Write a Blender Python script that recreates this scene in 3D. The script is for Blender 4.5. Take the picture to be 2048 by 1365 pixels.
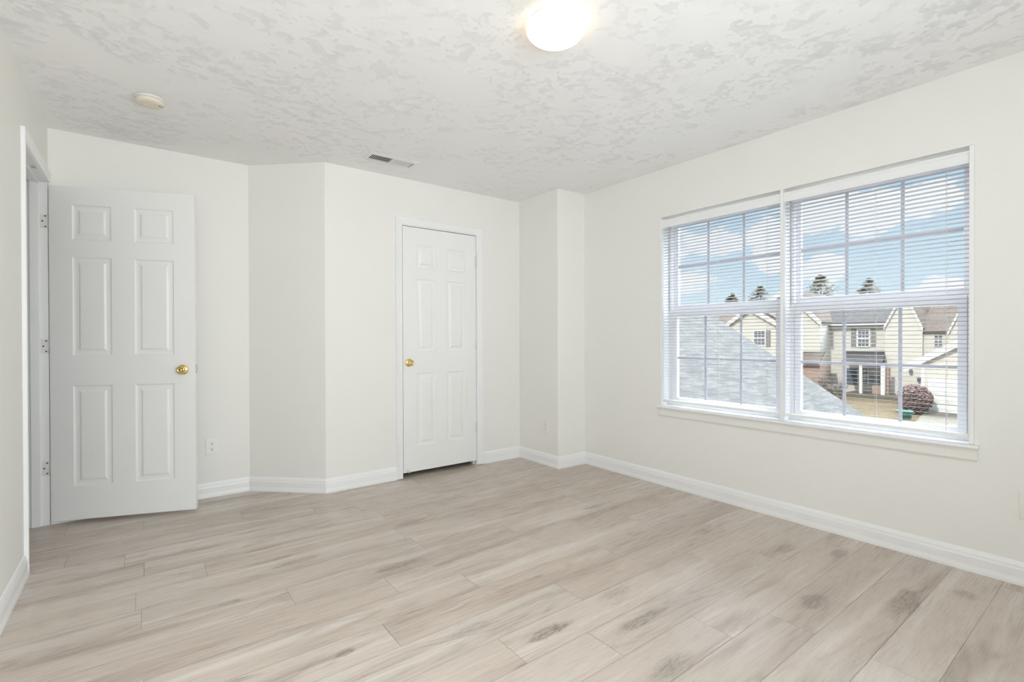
import bpy, bmesh, math, random
from math import sin, cos, pi, radians
from mathutils import Vector, Matrix, noise

for o in list(bpy.data.objects):
    bpy.data.objects.remove(o)
scene = bpy.context.scene
COL = scene.collection

# ------------------------------------------------------------------ camera
FPX, EYE = 980.6, 1.1378
_a, _b, _r = radians(37.007), radians(-0.31), radians(0.1685)
CF = Vector((sin(_a) * cos(_b), cos(_a) * cos(_b), sin(_b)))
_R0 = Vector((cos(_a), -sin(_a), 0))
_U0 = _R0.cross(CF)
CR = _R0 * cos(_r) - _U0 * sin(_r)
CU = _R0 * sin(_r) + _U0 * cos(_r)
cam_data = bpy.data.cameras.new('camera')
cam = bpy.data.objects.new('camera', cam_data)
COL.objects.link(cam)
m = Matrix.Identity(4)
for i in range(3):
    m[i][0], m[i][1], m[i][2] = CR[i], CU[i], -CF[i]
m[2][3] = EYE
cam.matrix_world = m
cam_data.sensor_fit = 'HORIZONTAL'
cam_data.sensor_width = 36.0
cam_data.lens = FPX / 2048 * 36
cam_data.clip_start = 0.02
cam_data.clip_end = 500
scene.camera = cam


def at(x, y, X):
    """the point of the plane X = const that the photograph's pixel (x, y) looks at (used outdoors, to measure the houses)"""
    d = CF + CR * ((x - 1024) / FPX) - CU * ((y - 682.5) / FPX)
    return Vector((0, 0, EYE)) + d * (X / d.x)


# ------------------------------------------------------------------ exposure
scene.view_settings.view_transform = 'Standard'
scene.view_settings.look = 'None'
scene.view_settings.gamma = 1.0
scene.view_settings.exposure = 0.42
# a white room lives on its inter-reflections: let the light bounce on
scene.cycles.max_bounces = 10
scene.cycles.glossy_bounces = 3
scene.cycles.adaptive_threshold = 0.12
scene.cycles.diffuse_bounces = 7
scene.cycles.transparent_max_bounces = 16
try:
    scene.view_settings.use_curve_mapping = False
except Exception:
    pass


# ------------------------------------------------------------------ node helper
class NT:
    def __init__(self, tree):
        self.t = tree
        tree.nodes.clear()

    def n(self, typ, ins=None, **props):
        nd = self.t.nodes.new(typ)
        for k, v in props.items():
            setattr(nd, k, v)
        for k, v in (ins or {}).items():
            s = nd.inputs[k]
            if isinstance(v, bpy.types.NodeSocket):
                self.t.links.new(v, s)
            else:
                s.default_value = v
        return nd

    def math(self, op, a, b=0.0, c=None, clamp=False):
        ins = {0: a, 1: b}
        if c is not None:
            ins[2] = c
        return self.n('ShaderNodeMath', ins, operation=op, use_clamp=clamp).outputs[0]

    def vec(self, op, a, b=(0, 0, 0), scale=None):
        ins = {0: a, 1: b}
        nd = self.n('ShaderNodeVectorMath', ins, operation=op)
        if scale is not None:
            nd.inputs['Scale'].default_value = scale
        return nd.outputs['Value'] if op in ('LENGTH', 'DISTANCE', 'DOT_PRODUCT') else nd.outputs[0]

    def mix(self, f, a, b, blend='MIX'):
        nd = self.n('ShaderNodeMix', data_type='RGBA', blend_type=blend)
        for k, v in ((0, f), (6, a), (7, b)):
            s = nd.inputs[k]
            if isinstance(v, bpy.types.NodeSocket):
                self.t.links.new(v, s)
            else:
                s.default_value = v if k == 0 or len(v) == 4 else (*v, 1)
        return nd.outputs[2]

    def noise(self, vec, scale=5, detail=2, rough=0.5, dist=0.0):
        return self.n('ShaderNodeTexNoise', {'Vector': vec, 'Scale': scale, 'Detail': detail, 'Roughness': rough, 'Distortion': dist}).outputs[0]

    def ramp(self, f, stops, interp='LINEAR'):
        nd = self.n('ShaderNodeValToRGB', {'Fac': f})
        cr = nd.color_ramp
        cr.interpolation = interp
        while len(cr.elements) < len(stops):
            cr.elements.new(0.5)
        for e, (p, c) in zip(cr.elements, stops):
            e.position = p
            e.color = (c, c, c, 1) if isinstance(c, (int, float)) else (*c, 1)
        return nd.outputs[0]

    def step(self, x, lo, hi):
        return self.n('ShaderNodeMapRange', {0: x, 1: lo, 2: hi, 3: 0.0, 4: 1.0}, interpolation_type='SMOOTHSTEP').outputs[0]


# ------------------------------------------------------------------ sky
world = bpy.data.worlds.new('sky')
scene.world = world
world.use_nodes = True
w = NT(world.node_tree)
dirv = w.n('ShaderNodeTexCoord').outputs['Generated']
sx = w.n('ShaderNodeSeparateXYZ', {0: dirv})
elev = sx.outputs[2]
skycol = w.ramp(elev, [(0.0, (0.88, 0.94, 0.97)), (0.09, (0.62, 0.80, 0.92)), (0.30, (0.42, 0.64, 0.86)), (1.0, (0.38, 0.60, 0.86))])
warpv = w.vec('ADD', w.vec('MULTIPLY', dirv, (1.0, 1.0, 1.9)), (3.7, 0.0, 0.0))
cl = w.noise(warpv, 6.2, 4, 0.58)
cl2 = w.noise(warpv, 1.6, 2, 0.5)
cmask = w.step(w.math('ADD', cl, w.math('MULTIPLY', w.math('SUBTRACT', cl2, 0.5), 0.5)), 0.53, 0.60)
# the heaped clouds over the houses: direction (as compass and slope), half width
wob = w.math('MULTIPLY', w.math('SUBTRACT', w.noise(warpv, 15, 4, 0.62), 0.5), 1.9)
for px_, py_, rr_ in ((1448, 486, .036), (1534, 466, .040), (1550, 514, .040), (1362, 506, .014), (1636, 428, .050),
                      (1745, 420, .060), (1850, 398, .045), (1640, 545, .040), (1880, 574, .030)):
    d_ = (CF + CR * ((px_ - 1024) / FPX) - CU * ((py_ - 682.5) / FPX)).normalized()
    dv_ = w.vec('MULTIPLY', w.vec('SUBTRACT', dirv, tuple(d_)), (1.0, 1.0, 1.45))
    q_ = w.math('ADD', w.math('DIVIDE', w.vec('LENGTH', dv_), rr_), wob)
    cmask = w.math('MAXIMUM', cmask, w.math('SUBTRACT', 1.0, w.step(q_, 0.86, 1.08)))
ccol = w.mix(w.noise(warpv, 9, 3), (0.86, 0.88, 0.93, 1), (1.0, 1.0, 1.0, 1))
skyc = w.mix(w.math('MULTIPLY', cmask, 0.92), skycol, ccol)
# extra glow added high out of view to light the room, strongest window-side
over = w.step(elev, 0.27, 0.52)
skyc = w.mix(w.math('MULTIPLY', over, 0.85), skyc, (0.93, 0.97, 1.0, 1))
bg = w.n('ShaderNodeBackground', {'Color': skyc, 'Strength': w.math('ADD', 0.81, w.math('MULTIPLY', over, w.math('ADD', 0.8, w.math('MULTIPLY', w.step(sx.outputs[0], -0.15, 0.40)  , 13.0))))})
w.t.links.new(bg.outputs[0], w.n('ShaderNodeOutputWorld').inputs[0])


# ------------------------------------------------------------------ sun and added fill light
def light(name, typ, energy, loc, target=None, color=(1, 1, 1), **kw):
    ld = bpy.data.lights.new(name, typ)
    ld.energy = energy
    ld.color = color
    for k, v in kw.items():
        setattr(ld, k, v)
    o = bpy.data.objects.new(name, ld)
    o.location = loc
    if target is not None:
        o.rotation_euler = (Vector(target) - Vector(loc)).to_track_quat('-Z', 'Y').to_euler()
    COL.objects.link(o)
    return o


light('sun', 'SUN', 2.55, (-24, 0.0, 19), (0, 0, 0), (1.0, 0.94, 0.84), angle=radians(1.0))
# added fill light, set outside a made-up window behind the camera
light('rear_fill', 'AREA', 55.0, (0.58, -0.86, 1.40), (-0.35, 4.0, 3.6), (0.915, 0.965, 1.0), shape='RECTANGLE', size=2.05, size_y=1.36)
LAMP_STRENGTH = 1.75


# ------------------------------------------------------------------ materials
def new_mat(name):
    mt = bpy.data.materials.new(name)
    mt.use_nodes = True
    return mt, NT(mt.node_tree)


def finish(k, col, rough=0.5, normal=None, metal=0.0, spec=0.5, extra=None):
    ins = {'Base Color': col if isinstance(col, bpy.types.NodeSocket) else (*col[:3], 1), 'Roughness': rough, 'Metallic': metal, 'Specular IOR Level': spec}
    if normal is not None:
        ins['Normal'] = normal
    ins.update(extra or {})
    p = k.n('ShaderNodeBsdfPrincipled', ins)
    k.t.links.new(p.outputs[0], k.n('ShaderNodeOutputMaterial').inputs[0])
    return p


def plain(name, col, rough=0.5, metal=0.0, spec=0.5, vary=0.02, scale=8.0, bump=0.0, bscale=300):
    mt, k = new_mat(name)
    pos = k.n('ShaderNodeTexCoord').outputs['Object']
    nz = k.noise(pos, scale, 3)
    lo = tuple(c * (1 - vary) for c in col)
    hi = tuple(min(1, c * (1 + vary)) for c in col)
    c = k.mix(nz, (*lo, 1), (*hi, 1))
    nrm = None
    if bump:
        nrm = k.n('ShaderNodeBump', {'Height': k.noise(pos, bscale, 2), 'Strength': bump, 'Distance': 0.001}).outputs[0]
    finish(k, c, rough, nrm, metal, spec)
    return mt


M = {}
M['wall'] = plain('wall_paint', (0.875, 0.863, 0.828), 0.6, spec=0.3, vary=0.008, scale=2, bump=0.12, bscale=220)
M['trim'] = plain('white_gloss_trim', (0.90, 0.90, 0.90), 0.32, vary=0.008)
M['door'] = plain('white_door_paint', (0.895, 0.89, 0.88), 0.38, vary=0.008)
M['apron'] = plain('painted_apron', (0.875, 0.862, 0.83), 0.45, vary=0.008)
M['vinyl'] = plain('white_vinyl', (0.84, 0.845, 0.875), 0.35, vary=0.01)
M['grille'] = plain('backlit_shade_grille', (0.48, 0.48, 0.53), 0.4, vary=0.01)  # grey tone paints in the backlit shade of the bars
M['grey_strip'] = plain('gap_shade_grey', (0.36, 0.36, 0.38), 0.6)  # stands for the shadow line in the jamb gap
M['plate'] = plain('white_plastic_plate', (0.88, 0.88, 0.87), 0.3, vary=0.005)
M['beige_plate'] = plain('beige_painted_plate', (0.865, 0.85, 0.81), 0.45, vary=0.005)
M['slot'] = plain('dark_slot', (0.03, 0.03, 0.03), 0.6)
M['soft_slot'] = plain('painted_over_slot', (0.28, 0.27, 0.24), 0.6)
M['brass'] = plain('polished_brass', (0.80, 0.60, 0.26), 0.16, metal=1.0, vary=0.03)
M['steel'] = plain('worn_steel', (0.55, 0.54, 0.52), 0.35, metal=1.0)
M['hinge'] = plain('painted_hinge', (0.80, 0.79, 0.77), 0.4)
M['screw'] = plain('dark_screw', (0.10, 0.09, 0.08), 0.4, metal=0.6)
M['detector'] = plain('aged_beige_plastic', (0.78, 0.71, 0.60), 0.45)
M['vent'] = plain('white_register_enamel', (0.80, 0.80, 0.78), 0.4)
M['duct_shade'] = plain('duct_shade_black', (0.035, 0.033, 0.03), 0.8)  # near-black stands for the unlit inside of the duct
M['rubber'] = plain('white_rubber', (0.8, 0.8, 0.79), 0.7)

# ceiling: thin brushed-on texture, short raised strokes in loose clumps
mt, k = new_mat('textured_ceiling')
pos = k.n('ShaderNodeTexCoord').outputs['Object']


def strokes(off, turn, sc):
    p_ = k.vec('ADD', pos, off)
    ang = k.math('ADD', k.math('MULTIPLY', k.noise(p_, 2.6, 1), 9.0), turn)
    rot = k.n('ShaderNodeVectorRotate', {'Vector': p_, 'Angle': ang}, rotation_type='Z_AXIS').outputs[0]
    nz = k.noise(k.vec('MULTIPLY', rot, (1.0, 2.6, 1.0)), sc, 2, 0.5, 0.6)
    ridge = k.math('SUBTRACT', 1.0, k.step(k.math('ABSOLUTE', k.math('SUBTRACT', nz, 0.5)), 0.0, 0.035))
    clump = k.step(k.noise(p_, 15.0, 2, 0.6), 0.51, 0.61)
    area = k.step(k.noise(p_, 3.0, 2, 0.5), 0.43, 0.60)
    return k.math('MULTIPLY', ridge, k.math('MULTIPLY', clump, area))


hh = k.math('MAXIMUM', strokes((0, 0, 0), 0.0, 42), strokes((7.3, 2.1, 0), 1.9, 56))
bmp = k.n('ShaderNodeBump', {'Height': hh, 'Strength': 0.55, 'Distance': 0.0018}).outputs[0]
finish(k, (0.91, 0.905, 0.90), 0.75, bmp, spec=0.2)
M['ceiling'] = mt

# floor: vinyl oak planks
mt, k = new_mat('greige_oak_planks')
uv = k.n('ShaderNodeUVMap', uv_map='plank').outputs[0]
rnd = k.n('ShaderNodeSeparateColor', {0: k.n('ShaderNodeVertexColor', layer_name='tone').outputs[0]})
r1, r2, r3 = rnd.outputs[0], rnd.outputs[1], rnd.outputs[2]
low = k.noise(k.vec('MULTIPLY', uv, (1.1, 6.5, 1)), 1.0, 3, 0.55)
warped = k.vec('ADD', uv, k.vec('SCALE', k.n('ShaderNodeTexNoise', {'Vector': k.vec('MULTIPLY', uv, (2.4, 8.0, 1)), 'Scale': 1.0, 'Detail': 2.0}).outputs[1], scale=0.10))
grain = k.math('FRACT', k.math('MULTIPLY', k.noise(k.vec('MULTIPLY', warped, (0.75, 5.2, 1)), 1.0, 1, 0.4), 17.0))
rings = k.math('SUBTRACT', 1.0, k.math('MULTIPLY', k.math('ABSOLUTE', k.math('SUBTRACT', grain, 0.5)), 2.0))
fine = k.noise(k.vec('MULTIPLY', uv, (5.0, 230.0, 1)), 1.0, 3, 0.6)
streak = k.noise(k.vec('MULTIPLY', uv, (0.8, 15.0, 1)), 1.0, 2, 0.5)
brown = k.noise(k.vec('MULTIPLY', uv, (1.1, 10.5, 1)), 1.0, 3, 0.55)
base = k.mix(r1, (0.540, 0.452, 0.378, 1), (0.600, 0.520, 0.452, 1))
base = k.mix(k.math('MULTIPLY', k.step(low, 0.45, 0.70), 0.60), base, (0.430, 0.345, 0.280, 1))
base = k.mix(k.math('MULTIPLY', k.step(streak, 0.52, 0.72), 0.55), base, (0.715, 0.650, 0.590, 1))
base = k.mix(k.math('MULTIPLY', k.step(brown, 0.56, 0.74), 0.66), base, (0.330, 0.258, 0.206, 1))
base = k.mix(k.math('MULTIPLY', k.step(rings, 0.45, 1.0), k.math('ADD', 0.05, k.math('MULTIPLY', k.step(low, 0.44, 0.68), 0.34))), base, (0.300, 0.240, 0.196, 1))
base = k.mix(k.math('MULTIPLY', k.step(fine, 0.50, 0.75), 0.07), base, (0.36, 0.295, 0.24, 1))
# scattered burls of each plank and the bold ones the photograph shows
burl = k.noise(k.vec('MULTIPLY', uv, (2.6, 15.0, 1)), 1.0, 3, 0.6)
bm_ = k.step(burl, 0.62, 0.74)
gpos = k.n('ShaderNodeTexCoord').outputs['Object']
gx = k.n('ShaderNodeSeparateXYZ', {0: gpos})
BURLS = []


def burl_nodes():
    acc = None
    wob = k.math('MULTIPLY', k.math('SUBTRACT', k.noise(k.vec('MULTIPLY', gpos, (9, 30, 1)), 1.0, 3, 0.6), 0.5), 2.2)
    for bx_, by_, ru, rv, s in BURLS:
        dx_ = k.math('DIVIDE', k.math('SUBTRACT', gx.outputs[0], bx_), ru)
        dy_ = k.math('DIVIDE', k.math('SUBTRACT', gx.outputs[1], by_), rv)
        dd = k.math('ADD', k.math('ADD', k.math('MULTIPLY', dx_, dx_), k.math('MULTIPLY', dy_, dy_)), wob)
        v = k.math('MULTIPLY', k.math('SUBTRACT', 1.0, k.step(dd, 0.15, 1.35)), s)
        acc = v if acc is None else k.math('MAXIMUM', acc, v)
    return acc


BURLS += [(1.02, 2.30, .13, .035, 1.0), (1.33, 2.80, .12, .03, .8), (1.26, 1.43, .115, .035, 1.0), (1.60, 1.26, .15, .03, .8), (1.92, 1.02, .13, .045, .5),
          (2.30, .90, .085, .05, .95), (2.60, .66, .18, .05, .9), (2.46, 2.30, .15, .03, .8), (1.78, 3.02, .10, .025, .75), (.62, 2.66, .14, .028, .8),
          (.30, 2.42, .06, .018, .9), (.52, 2.75, .13, .02, .8), (1.02, 1.62, .13, .03, .6), (2.62, 1.62, .10, .03, .7), (1.68, 1.47, .10, .04, .5),
          (.50, 3.24, .13, .02, .6), (2.92, 1.02, .07, .04, .8), (2.76, 1.22, .08, .04, .7), (1.45, 1.02, .12, .045, .8), (.58, 1.78, .04, .022, 1.0), (2.9, .52, .05, .05, .8)]
named = burl_nodes()
speck = k.noise(k.vec('MULTIPLY', gpos, (26.0, 150.0, 1)), 1.0, 4, 0.7, 0.5)
dark = k.math('MULTIPLY', k.math('MAXIMUM', k.math('MULTIPLY', bm_, 0.75), named), k.math('ADD', 0.34, k.math('MULTIPLY', k.step(speck, 0.46, 0.62), 0.62)))
base = k.mix(k.math('MULTIPLY', dark, 0.86), base, (0.130, 0.100, 0.082, 1))
base = k.mix(k.math('MULTIPLY', r3, 0.10), base, (0.40, 0.385, 0.38, 1))
bmp = k.n('ShaderNodeBump', {'Height': k.math('ADD', fine, k.math('MULTIPLY', rings, 0.3)), 'Strength': 0.16, 'Distance': 0.0008}).outputs[0]
finish(k, base, k.math('ADD', 0.23, k.math('MULTIPLY', fine, 0.10)), bmp, spec=0.5)
M['floor'] = mt
M['seam'] = plain('plank_seam', (0.27, 0.225, 0.19), 0.8)

# blinds: thin white plastic, shade painted in as grey, a little light comes through
mt, k = new_mat('shaded_white_slat')
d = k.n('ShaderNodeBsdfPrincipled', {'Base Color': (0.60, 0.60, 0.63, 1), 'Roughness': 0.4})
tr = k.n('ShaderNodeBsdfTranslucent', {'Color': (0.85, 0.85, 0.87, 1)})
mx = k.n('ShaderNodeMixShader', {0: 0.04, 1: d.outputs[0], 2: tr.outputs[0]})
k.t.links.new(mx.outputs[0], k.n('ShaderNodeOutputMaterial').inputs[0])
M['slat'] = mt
M['cord'] = plain('white_cord', (0.82, 0.82, 0.82), 0.8)

# window glass
mt, k = new_mat('window_glass')
g = k.n('ShaderNodeBsdfTransparent', {'Color': (0.97, 0.985, 0.98, 1)})
gl = k.n('ShaderNodeBsdfGlossy', {'Color': (1, 1, 1, 1), 'Roughness': 0.02})
fr = k.n('ShaderNodeFresnel', {'IOR': 1.45})
mx = k.n('ShaderNodeMixShader', {0: k.math('MULTIPLY', fr.outputs[0], 0.6), 1: g.outputs[0], 2: gl.outputs[0]})
k.t.links.new(mx.outputs[0], k.n('ShaderNodeOutputMaterial').inputs[0])
M['glass'] = mt

# lamp glass
mt, k = new_mat('lit_opal_glass')
p = finish(k, (0.95, 0.93, 0.88), 0.3, extra={'Emission Color': (1.0, 0.72, 0.40, 1), 'Emission Strength': LAMP_STRENGTH})
M['opal'] = mt
M['lamp_rim'] = plain('cream_lamp_rim', (0.85, 0.80, 0.70), 0.4)


# outdoor materials
def banded(name, col, dark_col, axis, period, width, rough=0.7, vary=0.05, nscale=3.0):
    mt, k = new_mat(name)
    pos = k.n('ShaderNodeTexCoord').outputs['Object']
    s = k.n('ShaderNodeSeparateXYZ', {0: pos}).outputs[axis]
    f = k.math('FRACT', k.math('DIVIDE', s, period))
    line = k.math('LESS_THAN', f, width)
    nz = k.noise(pos, nscale, 4, 0.6)
    c = k.mix(nz, tuple(c_ * (1 - vary) for c_ in col) + (1,), tuple(min(1, c_ * (1 + vary)) for c_ in col) + (1,))
    c = k.mix(line, c, (*dark_col, 1))
    finish(k, c, rough, spec=0.2)
    return mt


def brick_mat(name, c1, c2, mortar, scale, bw, rh, ms):
    mt, k = new_mat(name)
    pos = k.n('ShaderNodeTexCoord').outputs['Object']
    sp = k.n('ShaderNodeSeparateXYZ', {0: pos})
    v = k.n('ShaderNodeCombineXYZ', {0: k.math('ADD', sp.outputs[0], sp.outputs[1]), 1: sp.outputs[2]}).outputs[0]
    b = k.n('ShaderNodeTexBrick', {'Vector': v, 'Color1': (*c1, 1), 'Color2': (*c2, 1), 'Mortar': (*mortar, 1), 'Scale': scale, 'Brick Width': bw, 'Row Height': rh, 'Mortar Size': ms})
    finish(k, b.outputs[0], 0.85, spec=0.15)
    return mt


def speckled(name, c1, c2, scale, c3=None, s3=1.0):
    mt, k = new_mat(name)
    pos = k.n('ShaderNodeTexCoord').outputs['Object']
    c = k.mix(k.step(k.noise(pos, scale, 5, 0.65), 0.35, 0.65), (*c1, 1), (*c2, 1))
    if c3:
        c = k.mix(k.step(k.noise(pos, s3, 3), 0.5, 0.7), c, (*c3, 1))
    finish(k, c, 0.9, spec=0.1)
    return mt


M['siding'] = banded('cream_siding', (0.58, 0.56, 0.52), (0.49, 0.465, 0.42), 2, 0.18, 0.12)
M['ext_white'] = plain('white_exterior_paint', (0.66, 0.66, 0.65), 0.5)
M['shingle_grey'] = speckled('grey_shingles', (0.055, 0.053, 0.055), (0.078, 0.075, 0.077), 9, (0.065, 0.062, 0.062), 1.2)
M['shingle_brown'] = speckled('brown_shingles', (0.095, 0.075, 0.064), (0.13, 0.106, 0.092), 9, (0.085, 0.069, 0.061), 1.2)
M['shutter'] = plain('grey_shutter', (0.22, 0.21, 0.215), 0.6)
M['brick'] = brick_mat('red_brick', (0.27, 0.16, 0.13), (0.34, 0.21, 0.165), (0.40, 0.35, 0.31), 1.0, 0.22, 0.075, 0.012)
M['ext_glass'] = plain('dark_house_glass', (0.10, 0.11, 0.14), 0.08, spec=0.8)
M['ext_dark'] = plain('dark_front_door', (0.10, 0.12, 0.16), 0.4)
M['storm'] = plain('grey_storm_door', (0.25, 0.26, 0.27), 0.35)
M['lawn'] = speckled('dormant_tan_lawn', (0.085, 0.063, 0.036), (0.110, 0.084, 0.050), 2.2, (0.072, 0.062, 0.038), 0.25)
M['concrete'] = speckled('pale_concrete', (0.135, 0.123, 0.104), (0.15, 0.138, 0.119), 3)
M['bark'] = plain('grey_bark', (0.16, 0.135, 0.115), 0.9, vary=0.25)
M['needles'] = speckled('olive_needles', (0.15, 0.155, 0.12), (0.29, 0.27, 0.18), 1.3)
M['russet'] = speckled('russet_leaves', (0.14, 0.095, 0.09), (0.25, 0.18, 0.165), 5)
M['teal'] = plain('teal_plastic', (0.05, 0.19, 0.165), 0.4)

# near garage roof: pale weathered shingles laid in courses
mt, k = new_mat('pale_weathered_shingles')
pos = k.n('ShaderNodeTexCoord').outputs['Object']
sp = k.n('ShaderNodeSeparateXYZ', {0: pos})
v = k.n('ShaderNodeCombineXYZ', {0: sp.outputs[0], 1: k.math('MULTIPLY', sp.outputs[1], 1.2)}).outputs[0]
b = k.n('ShaderNodeTexBrick', {'Vector': v, 'Color1': (0.054, 0.055, 0.055, 1), 'Color2': (0.080, 0.079, 0.077, 1), 'Mortar': (0.045, 0.047, 0.050, 1), 'Scale': 1.0, 'Brick Width': 0.30, 'Row Height': 0.14, 'Mortar Size': 0.012})
c = k.mix(k.step(k.noise(k.vec('MULTIPLY', pos, (1.0, 5.0, 1)), 3.0, 5, 0.7), 0.45, 0.7), b.outputs[0], (0.105, 0.102, 0.10, 1))
finish(k, c, 0.85, spec=0.2)
M['near_shingle'] = mt


# ------------------------------------------------------------------ mesh builder
class MB:
    def __init__(self):
        self.v, self.f, self.mi, self.sm = [], [], [], []

    def add(self, vs, fs, mi=0, smooth=False):
        o = len(self.v)
        self.v += [tuple(p) for p in vs]
        for f in fs:
            self.f.append(tuple(i + o for i in f))
            self.mi.append(mi)
            self.sm.append(smooth)
        return self

    def box(self, a, b, mi=0):
        x0, y0, z0 = (min(p, q) for p, q in zip(a, b))
        x1, y1, z1 = (max(p, q) for p, q in zip(a, b))
        vs = [(x0, y0, z0), (x1, y0, z0), (x1, y1, z0), (x0, y1, z0), (x0, y0, z1), (x1, y0, z1), (x1, y1, z1), (x0, y1, z1)]
        return self.add(vs, [(0, 3, 2, 1), (4, 5, 6, 7), (0, 1, 5, 4), (1, 2, 6, 5), (2, 3, 7, 6), (3, 0, 4, 7)], mi)

    def bbox(self, a, b, r=0.004, mi=0):
        """box with chamfered edges"""
        lo = [min(p, q) for p, q in zip(a, b)]
        hi = [max(p, q) for p, q in zip(a, b)]
        bm = bmesh.new()
        bmesh.ops.create_cube(bm, size=1.0)
        for vv in bm.verts:
            vv.co = Vector([lo[i] + (vv.co[i] + 0.5) * (hi[i] - lo[i]) for i in range(3)])
        bmesh.ops.bevel(bm, geom=bm.edges[:], offset=r, segments=2, affect='EDGES', profile=0.5)
        bm.verts.index_update()
        self.add([vv.co[:] for vv in bm.verts], [[vv.index for vv in f.verts] for f in bm.faces], mi)
        bm.free()
        return self

    def prism(self, pts, d, mi=0):
        """polygon pts (3D) extruded by vector d"""
        n = len(pts)
        vs = [Vector(p) for p in pts] + [Vector(p) + Vector(d) for p in pts]
        fs = [tuple(range(n)), tuple(reversed(range(n, 2 * n)))] + [(i, i + n, (i + 1) % n + n, (i + 1) % n)[::-1] for i in range(n)]
        fs = [tuple(reversed(f)) for f in fs]
        return self.add(vs, fs, mi)

    def lathe(self, prof, origin=(0, 0, 0), axis='Z', seg=40, mi=0, smooth=True):
        """prof: (radius, height) list"""
        vs, fs = [], []
        ox, oy, oz = origin
        for r_, h in prof:
            for i in range(seg):
                t = 2 * pi * i / seg
                x, y, z = r_ * cos(t), r_ * sin(t), h
                if axis == 'Y':
                    x, y, z = x, -z, y
                elif axis == 'X':
                    x, y, z = z, x, y
                vs.append((ox + x, oy + y, oz + z))
        for j in range(len(prof) - 1):
            for i in range(seg):
                i2 = (i + 1) % seg
                fs.append((j * seg + i, j * seg + i2, (j + 1) * seg + i2, (j + 1) * seg + i))
        fs.append(tuple(reversed(range(seg))))
        fs.append(tuple(range((len(prof) - 1) * seg, len(prof) * seg)))
        return self.add(vs, fs, mi, smooth)

    def tube(self, a, b, r0, r1=None, seg=6, mi=0, smooth=True):
        a, b = Vector(a), Vector(b)
        r1 = r0 if r1 is None else r1
        d = (b - a).normalized()
        u = d.orthogonal().normalized()
        v_ = d.cross(u)
        vs = []
        for p, r_ in ((a, r0), (b, r1)):
            vs += [p + (u * cos(2 * pi * i / seg) + v_ * sin(2 * pi * i / seg)) * r_ for i in range(seg)]
        fs = [(i, (i + 1) % seg, (i + 1) % seg + seg, i + seg) for i in range(seg)]
        fs += [tuple(reversed(range(seg))), tuple(range(seg, 2 * seg))]
        return self.add(vs, fs, mi, smooth)

    def sweep(self, path, prof, frame, mi=0, trim=None, smooth=False):
        """prof (offset, depth) points carried along the 2D path with mitred corners.
        frame(p2, depth) -> 3D. The offset goes to the left of the walking direction."""
        n = len(path)
        dirs = [(Vector(path[i + 1]) - Vector(path[i])).normalized() for i in range(n - 1)]
        rings = []
        for i in range(n):
            if i == 0:
                nl = Vector((-dirs[0].y, dirs[0].x))
            elif i == n - 1:
                nl = Vector((-dirs[-1].y, dirs[-1].x))
            else:
                n0, n1 = Vector((-dirs[i - 1].y, dirs[i - 1].x)), Vector((-dirs[i].y, dirs[i].x))
                nl = (n0 + n1)
                nl = nl / max(1e-6, nl.dot(n0))
            rings.append([frame(Vector(path[i]) + nl * o_, h) for o_, h in prof])
        lo, hi = trim if trim else (0, n - 1)
        rings = rings[lo:hi + 1]
        q = len(prof)
        vs = [p for r_ in rings for p in r_]
        fs = []
        for i in range(len(rings) - 1):
            for j in range(q - 1):
                fs.append((i * q + j, i * q + j + 1, (i + 1) * q + j + 1, (i + 1) * q + j))
        fs.append(tuple(range(q)))
        fs.append(tuple(reversed(range((len(rings) - 1) * q, len(rings) * q))))
        return self.add(vs, fs, mi, smooth)

    def build(self, name, mats, parent=None, kind=None, recalc=True):
        me = bpy.data.meshes.new(name)
        off = Vector((0, 0, 0))
        if parent is not None:
            q = parent
            while q is not None:
                off += q.location if q.get('_rot') is None else Vector((0, 0, 0))
                q = q.parent
        me.from_pydata([tuple(Vector(p) - off) for p in self.v], [], self.f)
        for mt in (mats if isinstance(mats, (list, tuple)) else [mats]):
            me.materials.append(mt)
        me.polygons.foreach_set('material_index', self.mi)
        me.polygons.foreach_set('use_smooth', self.sm)
        if recalc:
            bm = bmesh.new()
            bm.from_mesh(me)
            bmesh.ops.recalc_face_normals(bm, faces=bm.faces)
            bm.to_mesh(me)
            bm.free()
        me.update()
        o = bpy.data.objects.new(name, me)
        COL.objects.link(o)
        if parent is not None:
            o.parent = parent
        if kind:
            o['kind'] = kind
        return o


def thing(name, label, cat, loc=(0, 0, 0), group=None, kind=None):
    o = bpy.data.objects.new(name, None)
    o.empty_display_size = 0.1
    o.location = loc
    COL.objects.link(o)
    tag(o, label, cat, group, kind)
    return o


def tag(o, label=None, cat=None, group=None, kind=None):
    if label:
        o['label'] = label
    if cat:
        o['category'] = cat
    if group:
        o['group'] = group
    if kind:
        o['kind'] = kind
    return o


# ------------------------------------------------------------------ room shell
XL, XR, YB, YLB, YR, CZ = -0.459, 3.211, 3.715, 4.127, -0.70, 2.44
XA, XA2, XC, YC = 1.0765, 0.639, 2.890, 3.164
TH = 0.115
WZ0, WZ1, WY0, WY1 = 0.595, 2.068, 0.547, 2.352        # window opening
D1Y0, D1Y1, D1Z = 3.342, 4.110, 2.100                   # bedroom doorway (clear)
D2X0, D2X1, D2Z = 1.688, 2.399, 2.062                   # closet doorway (clear)
JT = 0.018

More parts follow.
